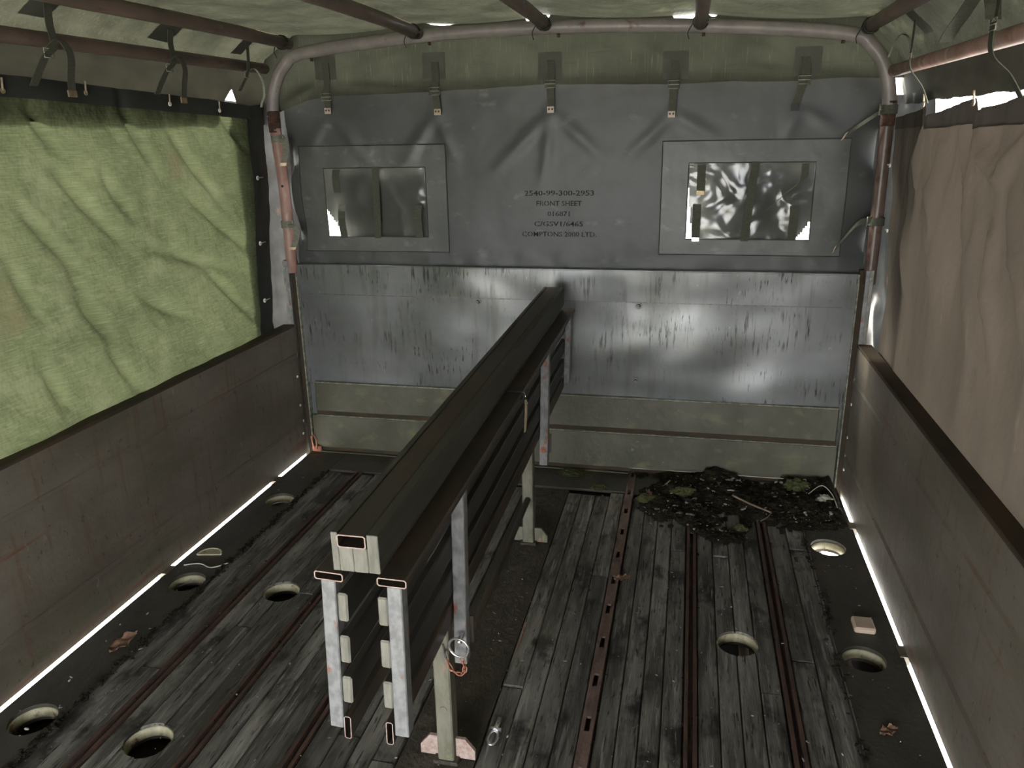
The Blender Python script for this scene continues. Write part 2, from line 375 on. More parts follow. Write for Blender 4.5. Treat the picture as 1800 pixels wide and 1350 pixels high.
# ------------------------------------------------------------------ floor
fl = empty('floor', (0, 0, 0), kind='structure')
def plate(x0, x1, y0, y1, z0, z1, m, name='floor_plate'):
    o = obj(name, B(x0, x1, y0, y1, z0, z1), m, fl); cut_holes(o); return o
for s in (-1, 1):
    xs = sorted((s*.936, s*(1.098 if s < 0 else 1.102)))
    plate(xs[0], xs[1], YR, -.0, -.008, .002, 'deck_metal')
plate(-.934, .934, -.185, .0, -.008, .002, 'deck_metal')
plate(-.085, .085, YR, -.187, -.016, -.006, 'deck_dirt', 'centre_channel')
plate(-1.08, 1.08, YR, .0, -.045, -.036, 'chassis', 'sub_deck')
RAILX = (.32, .555, .795)
def rail(x, top, yend):
    bm = bmesh.new()
    for s in (-1, 1):
        prism(bm, [(x+s*.015, -.03), (x+s*.015, top), (x+s*.006, top), (x+s*.006, -.02), (x+s*.0, -.02), (x+s*.0, -.03)][::s], 'y', YR, yend)
    return obj('track_rail', bm, 'rail_bare' if top > .01 else 'rail_rust', fl)
for s in (-1, 1):
    for x in RAILX: rail(s*x, .012 if (s == 1 and x == .32) else .006, -.005 if (s == 1 and x == .32) else -.19)
for y in lin(-4.1, -.12, 26): obj('rail_web', B(.312, .328, y-.055, y+.055, .004, .0105), 'rail_bare', fl)
COLS = [(.088, .302, 4), (.338, .537, 4), (.573, .777, 4), (.813, .933, 2)]
pdata = {}
for s in (-1, 1):
    for (a, b, n) in COLS:
        wd = (b-a)/n
        for k in range(n):
            x0 = a+wd*k; cx = s*(x0+wd/2); y = YR+.01; yend = -.19-random.uniform(0, .04)
            while y < yend-.05:
                ln = random.choice((.62, .95, 1.3, 1.9, 2.4))*random.uniform(.9, 1.1); y1 = min(y+ln, yend)
                if yend-y1 < .25: y1 = yend
                zt = random.uniform(-.004, .003); h = wd/2-.0013
                bm = bmesh.new(); box(bm, cx-h, cx+h, y+.0015, y1-.0015, -.034, zt, bev=.0022)
                for v in bm.verts:
                    if v.co.z > -.01: v.co.z += .0025*noise.noise(Vector((cx*31, v.co.y*4, k)))
                o = obj('plank', bm, 'plank', fl); cut_holes(o); y = y1
for (x, y) in HOLES:
    if y < -2.2: continue
    bm = bmesh.new()
    pr = [(HR+.002, -.0085), (HR+.002, -.032), (HR-.006, -.032), (HR-.004, -.02), (HR-.003, -.0085)]
    seg = 36; rg = [[bm.verts.new((x+r*math.cos(2*math.pi*i/seg), y+r*math.sin(2*math.pi*i/seg), z)) for i in range(seg)] for r, z in pr]
    for i in range(len(pr)):
        A = rg[i]; C = rg[(i+1) % len(pr)]
        for k in range(seg): bm.faces.new((A[k], A[(k+1) % seg], C[(k+1) % seg], C[k])).smooth = True
    obj('hole_rim', bm, 'rim_cream', fl)

# ------------------------------------------------------------------ drop sides
def side(s, name):
    root = empty(name, (s*1.12, -2.1, 0), kind='structure')
    zs = [.003, .14, .147, .153, .160, .44, .447, .454, .461, .575]
    dx = [0, 0, .007, .007, 0, 0, .005, .005, 0, 0]
    poly = [(s*(1.112+d), z) for z, d in zip(zs, dx)]+[(s*1.138, .575), (s*1.138, .003)]
    obj('side_sheet', PR(poly, 'y', YR, -.028), 'side_paint', root)
    obj('top_cap', B(*sorted((s*1.1105, s*1.162)), YR, -.028, .572, .584, bev=.003), 'side_cap', root)
    for y in lin(-3.9, -.32, 6): obj('hinge_block', B(*sorted((s*1.093, s*1.118)), y-.025, y+.025, -.02, .0045), 'side_paint', root)
    for z in (.10, .23, .36): obj('rivet', CY((s*1.111, -.05, z), .0055, .004, 'x', 10), 'hole_light_rivet_white', root)
    return root
side(-1, 'wall_left'); side(1, 'wall_right')

# ------------------------------------------------------------------ unseen canvas added behind the camera to narrow the light from the rear
rw = empty('rear_light_block', (0, YR, 0), kind='structure')
for x0, x1 in ((-1.165, -.80), (.60, 1.165)):
    obj('rear_block_panel', sheet(lin(x0, x1, 40), lin(-.1, 1.70, 12), lambda x, z: (x, YR-.01+.02*math.sin(x*46), z)), 'canvas_skirt', rw)
obj('rear_block_roll', TU([(x, YR-.02, 1.36+.01*math.sin(x*3)) for x in lin(-1.16, 1.16, 12)], .06, seg=12), 'canvas_skirt', rw)
obj('rear_block_top', sheet(lin(-1.165, 1.165, 40), lin(1.34, 1.73, 6), lambda x, z: (x, YR+.02+.01*math.sin(x*14), z)), 'canvas_skirt', rw)
# ------------------------------------------------------------------ headboard
hb = empty('wall_front', (0, .02, 0), kind='structure')
def hgrid(x0, x1, z0, z1, y, amp, name, m, nx=90, nz=24):
    bm = sheet(lin(x0, x1, nx), lin(z0, z1, nz), lambda x, z: (x, y+amp*fbm(x*2.3, z*3.1, 4.2, 3), z))
    return obj(name, bm, m, hb)
obj('back_plate', B(-1.10, 1.10, .022, .034, -.05, .83), 'head_paint', hb)
hgrid(-1.092, 1.096, .318, .712, .010, .005, 'main_sheet', 'head_paint')
bm = sheet(lin(-1.092, 1.096, 60), lin(0, 1, 8), lambda x, t: (x, .002+.002*fbm(x*3, t, 1.7), .712+.118*t)); obj('upper_band', bm, 'head_paint', hb)
obj('upper_lip', B(-1.092, 1.096, .003, .016, .708, .7125), 'bolt_dark', hb)
obj('top_flange', B(-1.094, 1.098, .000, .032, .828, .834, bev=.0015), 'head_paint', hb)
obj('rib_panel', B(-1.060, 1.082, -.004, .021, .192, .324, bev=.004), 'head_low', hb)
obj('rib_edge', B(-1.058, 1.080, -.0055, .010, .3215, .3265, bev=.001), 'head_edge', hb)
obj('rib_groove', B(-1.062, 1.084, .004, .021, .174, .191), 'side_cap', hb)
obj('groove_edge', B(-1.064, 1.086, -.0045, .012, .1705, .1745, bev=.001), 'head_edge', hb)
obj('lower_band', B(-1.085, 1.09, -.003, .021, .022, .171, bev=.003), 'head_low', hb)
obj('toe_channel', B(-1.085, 1.09, .006, .021, .000, .0215), 'side_cap', hb)
obj('toe_edge', B(-1.085, .30, -.012, .004, .002, .006), 'head_low', hb)
for x0, x1 in ((-1.0965, -1.0915), (1.0945, 1.0995)): obj('edge_flange', B(x0, x1, -.006, .03, .0, .832, bev=.001), 'head_edge', hb)
for (x, z) in ((-.316, .696), (.321, .696), (.319, .395), (.314, .104), (-.32, .395)):
    bm = bmesh.new(); cyl(bm, (x, .006, z), .013, .003, 'y', 16); cyl(bm, (x, .001, z), .008, .010, 'y', 12, .006)
    obj('bolt', bm, 'bolt_dark', hb)
def corner(s, name):
    root = empty(name, (s*1.12, .0, 0), kind='structure')
    X = lambda a, b: sorted((s*a, s*b))
    obj('outer_web', B(*X(1.122, 1.142), -.022, .034, -.05, .852, bev=.002), 'galv_dull', root)
    obj('front_lip', B(*X(1.114, 1.128), -.026, -.020, .0, .850, bev=.001), 'galv', root)
    obj('dark_channel', B(*X(1.100, 1.122), .012, .034, -.05, .846), 'side_cap', root)
    bm = bmesh.new(); cyl(bm, (s*1.128, -.018, .822), .007, .012, 'y', 12); obj('bolt', bm, 'steel_bright', root)
    return root
tl = corner(-1, 'trim_1'); corner(1, 'trim_2')
bm = bmesh.new(); tube(bm, [(-1.082, -.022, .020), (-1.090, -.022, .075), (-1.078, -.022, .090), (-1.066, -.022, .060), (-1.068, -.022, .018)], .0035, seg=7, closed=True)
box(bm, -1.092, -1.050, -.020, -.008, .004, .030, bev=.003)
tag(obj('latch_bracket', bm, 'rust_orange', tl), 'rusty latch bracket in the headboard corner')

# ------------------------------------------------------------------ hoop and roof poles
hp = empty('canopy_hoop', (0, 0, .85), 'grey painted steel pipe hoop bowed across above the headboard', 'pipe hoop')
bow = spline([(-1.122, 0, 1.405), (-1.12, 0, 1.46), (-1.102, 0, 1.53), (-1.056, 0, 1.598), (-.96, 0, 1.642), (-.478, 0, 1.681), (-.034, 0, 1.69), (.496, 0, 1.672), (.96, 0, 1.63), (1.055, 0, 1.585), (1.105, 0, 1.51), (1.126, 0, 1.42), (1.128, 0, 1.385)], 8)
obj('bow', TU(bow, .0235, seg=14), 'hoop_grey', hp)
tag(obj('leg', TU(spline([(-1.110, 0, .80), (-1.108, 0, 1.1), (-1.120, 0, 1.37)], 6), .0225, seg=14), 'pipe_pink', hp), 'pinkish worn pipe leg')
tag(obj('leg', TU(spline([(1.132, 0, .80), (1.131, 0, 1.1), (1.129, 0, 1.36)], 6), .0215, seg=14), 'pipe_brown', hp), 'dark brown pipe leg')
for x, z in ((-1.1215, 1.395), (1.1285, 1.375)):
    rr = [.024+.003*noise.noise(Vector((x*9, 0, k*1.7))) for k in range(9)]
    tag(obj('collar', TU([(x, 0, z-.04+.01*k) for k in range(9)], rr, seg=14), 'rust_dark', hp), 'flaking rusty joint collar')
obj('pin_hole', CY((-1.104, -.0222, 1.150), .005, .003, 'y', 12), 'cord_black', hp)
for x in (-.478, .0, .5, .95, -.95):
    z = interp(x, [(-.96, 1.642), (-.478, 1.681), (-.034, 1.69), (.496, 1.672), (.96, 1.63)])
    obj('bolt', CY((x+.012, -.004, z-.027), .006, .012, 'z', 10), 'rust_dark', hp)
PUR = [(-1.015, 1.672), (-.5, 1.688), (-.03, 1.695), (.5, 1.676), (1.03, 1.642)]
PLAB = ['dark rusty roof pole nearest the green side curtain', 'brown roof pole second from the green curtain', 'middle brown roof pole tied to the top of the hoop', 'short-looking brown roof pole right of the middle one', 'reddish roof pole meeting the hoop at its brown-curtain bend']
for (x, z), lb in zip(PUR, PLAB):
    pp = empty('roof_pole', (x, -2.1, z), lb, 'pole', 'roof poles under the canvas')
    pts = [(x+.004*math.sin(k*.9), -.028-k*.352, z+.003*math.sin(k*1.3)) for k in range(13)]
    obj('pipe', TU(pts, .0215, seg=12), 'purlin', pp)
    bm = bmesh.new(); 
    for k in range(3): tube(bm, [(x+.0245*math.cos(a), -.075-.006*k, z+.0245*math.sin(a)) for a in lin(0, 2*math.pi*.95, 12)], .0022, seg=5)
    tube(bm, spline([(x-.024, -.08, z-.004), (x-.04, -.07, z-.03), (x-.036, -.06, z-.05)], 4), .0018, seg=5)
    obj('cord_lashing', bm, 'cord_black', pp)
sr = empty('side_rail', (-1.122, -2.1, 1.585), 'dark brown side rail pipe above the green curtain', 'pole', 'side rails'); obj('pipe', TU([(-1.122, -.03-k*.35, 1.588-.002*k) for k in range(13)], .0195, seg=12), 'purlin', sr)
sr = empty('side_rail', (1.110, -2.1, 1.50), 'rust-pink side rail pipe above the brown curtain', 'pole', 'side rails'); obj('pipe', TU([(1.118-.006*min(k, 3)/3, -.06-k*.35, 1.505-.001*k) for k in range(13)], .0195, seg=12), 'pipe_pink', sr)

# ------------------------------------------------------------------ canvas roof
RC = [(-1.172, 1.585), (-1.152, 1.625), (-1.02, 1.710), (-.5, 1.728), (-.03, 1.735), (.5, 1.716), (1.03, 1.682), (1.138, 1.575), (1.166, 1.52)]
def roofz(x, y):
    z = interp(x, RC); s = 0.0
    for (a, _), (b, _) in zip(RC, RC[1:]):
        if a <= x <= b and b-a > .3: t = (x-a)/(b-a); s = -.013*4*t*(1-t)
    k = min(1, max(0, (-y)/.15))
    return z+s+k*(.012*fbm(x*3.1, y*2.4, 3.3)+.006*fbm(x*9, y*3, 8.1))*(1 if abs(x) < 1.14 else .3)
ce = empty('ceiling', (0, -2.1, 1.7), kind='structure')
xs = [-1.172, -1.165, -1.158]+lin(-1.152, 1.138, 130)+[1.15, 1.158, 1.166]
obj('roof_canvas', sheet(lin(.05, YR, 150), xs, lambda y, x: (x, y, roofz(x, y))), 'canvas_roof', ce)
def skl(y): return 1.385 if not -.40 < y < -.14 else 1.385+.125*max(0, 1-abs(y+.20)/.16 if y < -.20 else 1-(y+.20)/.06)
obj('side_skirt', sheet(lin(.05, YR, 260), lin(0, 1, 12), lambda y, t: (-1.172-.006*fbm(y*3, t*2, 5), y, 1.585+(skl(y)-1.585)*t)), 'canvas_skirt', ce)
obj('side_skirt', sheet(lin(.05, YR, 260), lin(0, 1, 12), lambda y, t: (1.166+.016*t+.010*fbm(y*4, t*2, 9)*t, y, 1.52+(1.404+.008*fbm(y*5, 2, 1)-1.52)*t)), 'canvas_skirt', ce)
def roofpt(x, y, d=.004):
    e = .004; dz = (roofz(x+e, y)-roofz(x-e, y))/(2*e); n = Vector((dz, 0, -1)).normalized()
    return Vector((x, y, roofz(x, y)))+n*d
def roof_patch(xc, yc, wx, wy):
    bm = sheet(lin(yc-wy/2, yc+wy/2, 6), lin(xc-wx/2, xc+wx/2, 6), lambda y, x: roofpt(x, y, .005)); return obj('patch', bm, 'canvas_patch', ce)
def roof_strap(path, buck, bw, m='webbing', tip=None, wid=.026, wd=(0, 1, 0)):
    st = obj('strap', RB(spline(path, 6), wd, wid, .002), m, ce)
    if buck: bx = Vector(buck); bm = bmesh.new(); frame_buckle(bm, bx, Vector(wd), bw, .022); obj('buckle', bm, 'buckle', st)
    if tip: obj('strap_tip', B(*tip), 'brass', st)
    return st
def frame_buckle(bm, c, a, wid, hgt, r=.0016, upv=Vector((0, 0, 1))):
    a = a.normalized()*wid/2; u = upv.normalized()*hgt/2
    tube(bm, [c+a+u, c+a-u, c-a-u, c-a+u], r, seg=6, closed=True); tube(bm, [c+a, c-a], r*.9, seg=6)
for (yc, n) in ((-1.145, 0), (-.655, 1), (-.21, 2)):
    roof_patch(-1.085, yc, .10, .095 if n < 2 else .07)
    a = Vector((-1.082, yc, roofz(-1.082, yc)-.010))
    if n < 2:
        roof_strap([a, (-1.092, yc+.006, 1.615), (-1.094, yc+.012, 1.565), (-1.105, yc-.016, 1.535), (-1.135, yc-.035, 1.470)], (-1.100, yc-.004, 1.548), .032)
        roof_strap([(-1.098, yc-.002, 1.560), (-1.080, yc+.020, 1.580), (-1.082, yc+.048, 1.545), (-1.10, yc+.058, 1.495), (-1.118, yc+.075, 1.462)], None, 0, tip=(-1.121, -1.1165, yc+.060, yc+.090, 1.447, 1.464))
    else:
        roof_strap([a, (-1.09, yc+.004, 1.58), (-1.10, yc-.004, 1.545), (-1.125, yc-.014, 1.50)], (-1.098, yc, 1.555), .024, wid=.018)
        roof_strap([(-1.098, yc, 1.560), (-1.085, yc+.035, 1.578), (-1.08, yc+.075, 1.54), (-1.082, yc+.082, 1.49), (-1.09, yc+.072, 1.46), (-1.09, yc+.065, 1.445)], None, 0, 'webbing_pale', wid=.008, wd=(1, .3, 0))
for (yc, n) in ((-.40, 0), (-1.085, 1)):
    roof_patch(1.085, yc, .09, .09)
    a = Vector((1.085, yc, roofz(1.085, yc)-.010))
    if n == 0:
        roof_strap([a, (1.085, yc+.004, 1.57), (1.083, yc, 1.53)], None, 0, wid=.020)
        roof_strap([(1.084, yc+.004, 1.535), (1.088, yc+.003, 1.49), (1.125, yc+.002, 1.44), (1.145, yc, 1.395)], (1.084, yc+.003, 1.53), .02, 'webbing_pale', wid=.010)
        roof_strap([(1.084, yc+.006, 1.535), (1.078, yc+.03, 1.575), (1.07, yc+.10, 1.588), (1.066, yc+.16, 1.56), (1.064, yc+.185, 1.535)], None, 0, 'webbing_pale', wid=.006, wd=(1, 0, .2))
    else:
        roof_strap([a, (1.08, yc-.004, 1.60), (1.076, yc-.006, 1.54)], (1.074, yc-.004, 1.525), .036)
        roof_strap([(1.074, yc-.004, 1.53), (1.080, yc, 1.47), (1.12, yc+.004, 1.43), (1.15, yc+.006, 1.385)], None, 0)
        roof_strap([(1.074, yc, 1.535), (1.068, yc+.015, 1.578), (1.064, yc+.09, 1.592), (1.062, yc+.17, 1.562), (1.062, yc+.235, 1.540), (1.062, yc+.27, 1.520)], None, 0, wid=.03, wd=(1, 0, 0))

# ------------------------------------------------------------------ front sheet with windows and stencil
SC = [(-.91, 1.42, -1.05, 1.23), (-.90, 1.42, -.75, 1.23), (-.47, 1.41, -.63, 1.20), (-.47, 1.41, -.40, 1.24), (-.02, 1.41, -.06, 1.14), (-.02, 1.41, -.24, 1.20), (-.02, 1.41, .17, 1.24), (.42, 1.39, .26, 1.24), (.42, 1.39, .57, 1.31), (.85, 1.40, .81, 1.31), (.85, 1.40, .99, 1.32), (1.10, 1.37, 1.01, 1.30)]
def sheety(x, z):
    e = max(0, (abs(x)-.98)/.12)
    y = .046+.006*fbm(x*2.2, z*2.6, 1.1)-creases(x, z, SC, .020, .008)+.004*fbm(x*14, z*14, 2)*max(0, 1-(z-.84)/.10)
    return y+e*.010*math.sin(z*21)+.012*e*e
WIN = [(-.950, -.523, .945, 1.215), (.484, .920, .948, 1.220)]
FRM = [(-1.055, -.437, .885, 1.300), (.388, 1.030, .890, 1.297)]
def in_win(x, z): return any(a < x < b and c < z < d for a, b, c, d in WIN)
us = sorted(set([round(v, 4) for v in lin(-1.10, 1.135, 150)]+[v for w_ in WIN for v in w_[:2]]))
vz = sorted(set([round(v, 4) for v in lin(.800, 1.53, 56)]+[v for w_ in WIN for v in w_[2:]]))
fs = solo('front_sheet', sheet(us, vz, lambda x, z: (x, sheety(x, z), z), skip=in_win), 'sheet_grey', (0, .04, .84), 'dark grey front canvas sheet with two clear windows above the headboard', 'canvas sheet')
def conf(x0, x1, z0, z1, d, nx, nz, name, m, par, tilt=0.0):
    zc = (z0+z1)/2
    return obj(name, sheet(lin(x0, x1, nx), lin(z0, z1, nz), lambda x, z: (x+tilt*(z-zc), sheety(x, z)-d, z)), m, par)
for i, ((a, b, c, d), (A, Bx, C, D)) in enumerate(zip(WIN, FRM)):
    conf(A, Bx, d, D, .004, 34, 7, 'window_border', 'sheet_patch', fs); conf(A, Bx, C, c, .004, 34, 6, 'window_border', 'sheet_patch', fs)
    conf(A, a, c, d, .0035, 8, 16, 'window_border', 'sheet_patch', fs); conf(b, Bx, c, d, .0035, 8, 16, 'window_border', 'sheet_patch', fs)
    bm = sheet(lin(a-.006, b+.006, 40), lin(c-.006, d+.006, 26), lambda x, z: (x, sheety(x, z)+.004+.006*fbm(x*9, z*9, i+3), z)); pane = obj('window_pane', bm, 'vinyl', fs)
    tag(pane, 'creased clear vinyl pane')
    bx = (a+.055, a+.045)[i]
    def flp(x, z, a=a, b=b, c=c, d=d, i=i):
        if i == 0: return x < a+.056*(1-(z-c)/.085)
        return x < a+.022*(1-(z-c)/.19) or x > b-.042*(1-(z-c)/.06) or x < a+.050*(1-(z-c)/.05)
    obj('outer_flap', sheet(lin(a-.04, b+.04, 70), lin(c-.03, d+.04, 46), lambda x, z: (x, sheety(x, z)+.024+.004*fbm(x*8, z*8, 7+i), z), skip=flp), 'flap_dark', fs)
    for q in ([(A, D), (Bx, D), (Bx, C), (A, C)], [(a, d), (b, d), (b, c), (a, c)]):
        path = []
        for (p0, p1) in zip(q, q[1:]+q[:1]):
            for t in lin(0, 1, 13)[:-1]: xx = p0[0]+(p1[0]-p0[0])*t; zz = p0[1]+(p1[1]-p0[1])*t; path.append((xx, sheety(xx, zz)-.0045, zz))
        obj('border_seam', TU(path, .0022, seg=5, closed=True), 'flap_dark', fs)
    m_ = (a+b)/2+(.005 if i == 0 else .005)
    conf(m_-.015, m_+.013, c-.006, d+.004, .008, 3, 12, 'window_strap', 'webbing', fs, .03 if i == 0 else .08)
def wstrap(x, z0, z1, curl=.012, wid=.030, tip=None, back=0.0):
    pts = [(x, sheety(x, z0)-.006, z0), (x, sheety(x, z0)-.006-curl, (z0*.6+z1*.4)), (x, sheety(x, z0)-.005-curl*.3, z1)]
    o = obj('window_strap', RB(spline(pts, 5), (1, 0, 0), wid, .002), 'webbing', fs)
    if tip: obj('strap_tip', B(x-wid*.45, x+wid*.45, sheety(x, z1)-.012, sheety(x, z1)-.009, z1-.012, z1+.003, bev=.001), tip, o)
wstrap(-.895, 1.210, 1.120); wstrap(-.880, 1.075, .940, .018); wstrap(-.558, 1.070, .945, .016, tip=None); wstrap(.530, 1.215, 1.120, .004, tip='brass')
wstrap(.520, 1.075, .952, .014, tip='steel_bright'); wstrap(.860, 1.070, .950, .010)
obj('window_strap', RB(spline([(.885, .030, 1.215), (.878, .026, 1.160), (.830, .028, 1.115), (.770, .032, 1.060)], 6), [(1, 0, 0)]*6+[(1, 0, .5)]*7+[(.7, 0, .7)]*6, .024, .002), 'webbing', fs)
# stencilled lettering
def stencil(txt, xc, zc, wid, h):
    cu = bpy.data.curves.new('t', 'FONT'); cu.body = txt; cu.align_x = 'CENTER'; cu.align_y = 'CENTER'; cu.size = 1; cu.resolution_u = 2; cu.offset = .012
    o = bpy.data.objects.new('t', cu); COL.objects.link(o); bpy.context.view_layer.update()
    me = bpy.data.meshes.new_from_object(o.evaluated_get(bpy.context.evaluated_depsgraph_get()))
    bpy.data.objects.remove(o)
    xs_ = [v.co.x for v in me.vertices]; ys_ = [v.co.y for v in me.vertices]
    sx = wid/(max(xs_)-min(xs_)); sy = h/(max(ys_)-min(ys_)); mx = (max(xs_)+min(xs_))/2; my = (max(ys_)+min(ys_))/2
    bm = bmesh.new(); bm.from_mesh(me); bpy.data.meshes.remove(me)
    # stencil bridges: thin vertical breaks through the round letters
    seen = set(); isl = []
    for v0 in bm.verts:
        if v0 in seen: continue
        st = [v0]; seen.add(v0); comp = []
        while st:
            v = st.pop(); comp.append(v)
            for e in v.link_edges:
                q = e.other_vert(v)
                if q not in seen: seen.add(q); st.append(q)
        isl.append((min(v.co.x for v in comp), max(v.co.x for v in comp)))
    isl.sort(); chs = [c for c in txt if c != ' ']
    for (x0, x1), chx in zip(isl, chs):
        if len(isl) != len(chs) or chx not in '0OCGDQ689RSP': continue
        xm = (x0+x1)/2; hw = (x1-x0)*.07
        for xx in (xm-hw, xm+hw): bmesh.ops.bisect_plane(bm, geom=bm.verts[:]+bm.edges[:]+bm.faces[:], plane_co=(xx, 0, 0), plane_no=(1, 0, 0))
        bmesh.ops.delete(bm, geom=[f for f in bm.faces if xm-hw < f.calc_center_median().x < xm+hw], context='FACES')
    for v in bm.verts:
        x = xc+(v.co.x-mx)*sx; z = zc+(v.co.y-my)*sy; v.co = Vector((x, sheety(x, z)-.0012, z))
    o = obj('stencil_print', bm, 'stencil', fs); tag(o, 'black stencilled lettering')
stencil('2540-99-300-2953', .006, 1.1155, .268, .020); stencil('FRONT SHEET', .006, 1.077, .175, .019)
stencil('016871', .004, 1.038, .086, .019); stencil('C/GSV1/6465', .004, 1.000, .190, .019); stencil('COMPTONS 2000 LTD.', .006, .9605, .290, .019)
# side returns of the sheet folding round the corners outside the hoop
def fold(pts, z0, z1, k, sd):
    P = spline([(a, b, 0) for a, b in pts], 10)
    us_ = lin(0, len(P)-1, len(P))
    def fn(u, z):
        p = P[int(round(u))]; q = P[min(int(round(u))+1, len(P)-1)]; o_ = P[max(int(round(u))-1, 0)]; d = (q-o_).normalized(); n = Vector((-d.y, d.x, 0))
        p = p+n*(.007*math.sin(z*k+u*.35)+.006*fbm(u*.25, z*8, sd)); return (p.x, p.y, z)
    obj('corner_fold', sheet(us_, lin(z0, z1, 70), fn), 'sheet_flap', fs)
fold([(-1.085, .062), (-1.15, .036), (-1.190, -.03), (-1.196, -.12), (-1.192, -.24)], .28, 1.47, 17, 3)
fold([(1.115, .066), (1.165, .040), (1.186, -.02), (1.190, -.15), (1.190, -.30)], .05, 1.435, 19, 5)

# ------------------------------------------------------------------ green valance over the front sheet
VB = [(-1.18, 1.39), (-1.12, 1.43), (-1.0, 1.468), (-.9, 1.484), (-.45, 1.490), (-.04, 1.503), (.42, 1.490), (.62, 1.492), (.85, 1.488), (1.0, 1.495), (1.13, 1.488)]
def vtop(x):
    t = roofz(x, .03)+.004
    for c, hw, dp in ((-.068, .045, .050), (.455, .05, .050), (-.43, .07, .010), (.54, .02, .012)):
        t -= dp*max(0, 1-((x-c)/hw)**2)
    return t
VC = [(-.02, 1.60, -.20, 1.66), (.10, 1.66, .32, 1.53), (.25, 1.65, .45, 1.54), (.62, 1.64, .82, 1.54), (.95, 1.63, 1.05, 1.52), (-.9, 1.55, -1.08, 1.46), (.86, 1.52, .60, 1.54), (-.86, 1.53, -.60, 1.50), (-.7, 1.60, -.55, 1.64)]
def valy(x, z): return .030+.004*fbm(x*3, z*4, 6.6)-creases(x, z, VC, .014, .006)
def vfn(x, t):
    zb = interp(x, VB)+.003*fbm(x*6, 3, 2); z = zb+(vtop(x)-zb)*t; return (x, valy(x, z), z)
va = solo('canvas_valance', sheet(lin(-1.176, 1.172, 196), lin(0, 1, 24), vfn), 'canvas_valance', (0, .03, 1.5), 'green woven canvas valance hanging behind the pipe hoop', 'canvas valance')
ST = [(-.897, 1.605, 1.482, 1.430, -.90, 1.59), (-.459, 1.593, 1.491, 1.416, -.463, 1.580), (-.021, 1.584, 1.503, 1.414, -.024, 1.565), (.419, 1.568, 1.488, 1.388, .422, 1.552), (.853, 1.565, 1.490, 1.405, .862, 1.550)]
for k, (x, zt, zb, ze, px, pz) in enumerate(ST):
    obj('patch', sheet(lin(px-.044, px+.044, 8), lin(pz-.046, pz+.046, 8), lambda xx, zz: (xx, valy(xx, zz)-.002, zz)), 'canvas_patch', va)
    dx = (-.004, .004, .0, -.004, -.022)[k]
    yy = .016
    pts = [(x, valy(x, zt)-.004, zt), (x+.004, yy+.002, (zt+zb)/2), (x, yy-.004, zb), (x+dx*.5, yy+.006, (zb+ze)/2), (x+dx, yy+.008, ze)]
    st = obj('strap', RB(spline(pts, 5), (1, 0, 0), .027, .0022), 'webbing', va)
    bm = bmesh.new(); frame_buckle(bm, Vector((x, yy-.008, zb)), Vector((1, 0, 0)), .040, .026, .0019); obj('buckle', bm, 'buckle', st)
    if k < 4:
        tp = obj('strap_tip', B(x+dx-.013, x+dx+.013, yy+.004, yy+.0066, ze-.010, ze+.012, bev=.001), 'tip_pale' if k != 1 else 'brass', st)
        for q in (-.006, .006): obj('eyelet', CY((x+dx+q, yy+.0036, ze+.003), .0036, .0012, 'y', 10), 'cord_black', st)
    else: obj('strap_tip', B(x+dx-.013, x+dx+.013, yy+.004, yy+.0066, ze-.014, ze+.010, bev=.001), 'cord_black', st)

# ------------------------------------------------------------------ curtains
LCR = [(-1.20, 1.43, -1.11, 1.30), (-1.16, 1.29, -.93, 1.04), (-.63, 1.36, -.39, 1.11), (-.59, 1.16, -.22, .91), (-.32, 1.42, -.16, 1.28), (-.83, 1.02, -.41, .88), (-1.16, 1.01, -1.04, .75), (-1.16, .93, -1.06, .79), (-1.07, .76, -.97, .59), (-1.31, .78, -1.26, .63), (-.55, .91, -.22, .63), (-1.29, 1.19, -1.11, .98), (-.97, 1.25, -.86, 1.10), (-.89, .87, -.68, .76), (-1.36, 1.08, -1.29, .89), (-.85, 1.44, -.72, 1.24)]
def leftx(y, z):
    x = -1.152+.010*fbm(y*1.6, z*1.9, 4.4)-creases(y, z, LCR, .018, .024)+.004*fbm(y*7+z*5, z*3-y*2, 1.2)
    x += .006*fbm((y+z)*5.0, (y-z)*1.3, 7.7)
    return x
def ltop(y): return interp(y, [(-4.3, 1.50), (-1.6, 1.498), (-1.2, 1.49), (-.65, 1.472), (-.35, 1.463), (-.12, 1.452)])
def lfront(z): return interp(z, [(.5, -.20), (.62, -.205), (.72, -.19), (.94, -.168), (1.19, -.142), (1.41, -.128)])
def lp(s, t):
    # s 0..1 front to rear, t 0..1 bottom to top of the woven panel
    z0 = .50; 
    y = 0
    for _ in range(3):
        zt = ltop(y)-.046; z = z0+(zt-z0)*t; y = lfront(z)+(YR-lfront(z))*s
    return y, z
S = [0]+[(k/300)**1.35 for k in range(1, 301)]
lc = solo('canvas_curtain', sheet(S, lin(0, 1, 84), lambda s, t: (leftx(*lp(s, t)), *lp(s, t))), 'canvas_green', (-1.15, -2.1, .55), 'sunlit green woven canvas side curtain with dark hem', 'curtain')
obj('top_hem', sheet(S, lin(0, 1, 6), lambda s, t: (leftx(*lp(s, 1))+.004+.003*math.sin(t*3), lp(s, 1)[0], lp(s, 1)[1]-.004+.052*t)), 'canvas_dark', lc)
obj('front_hem', sheet(lin(0, 1, 8), lin(0, 1, 40), lambda s, t: (leftx(*lp(0, t))+.006-.006*s+.004*fbm(s*3, t*9, 2), lp(0, t)[0]-.024+(.126-.018*(1-t))*s, lp(0, t)[1])), 'canvas_dark', lc)
obj('front_hem', sheet(lin(0, 1, 8), lin(0, 1, 8), lambda s, t: (leftx(*lp(0, 1))+.004-.006*s, lp(0, 1)[0]-.006+.108*s, lp(0, 1)[1]-.004+.050*t)), 'canvas_dark', lc)
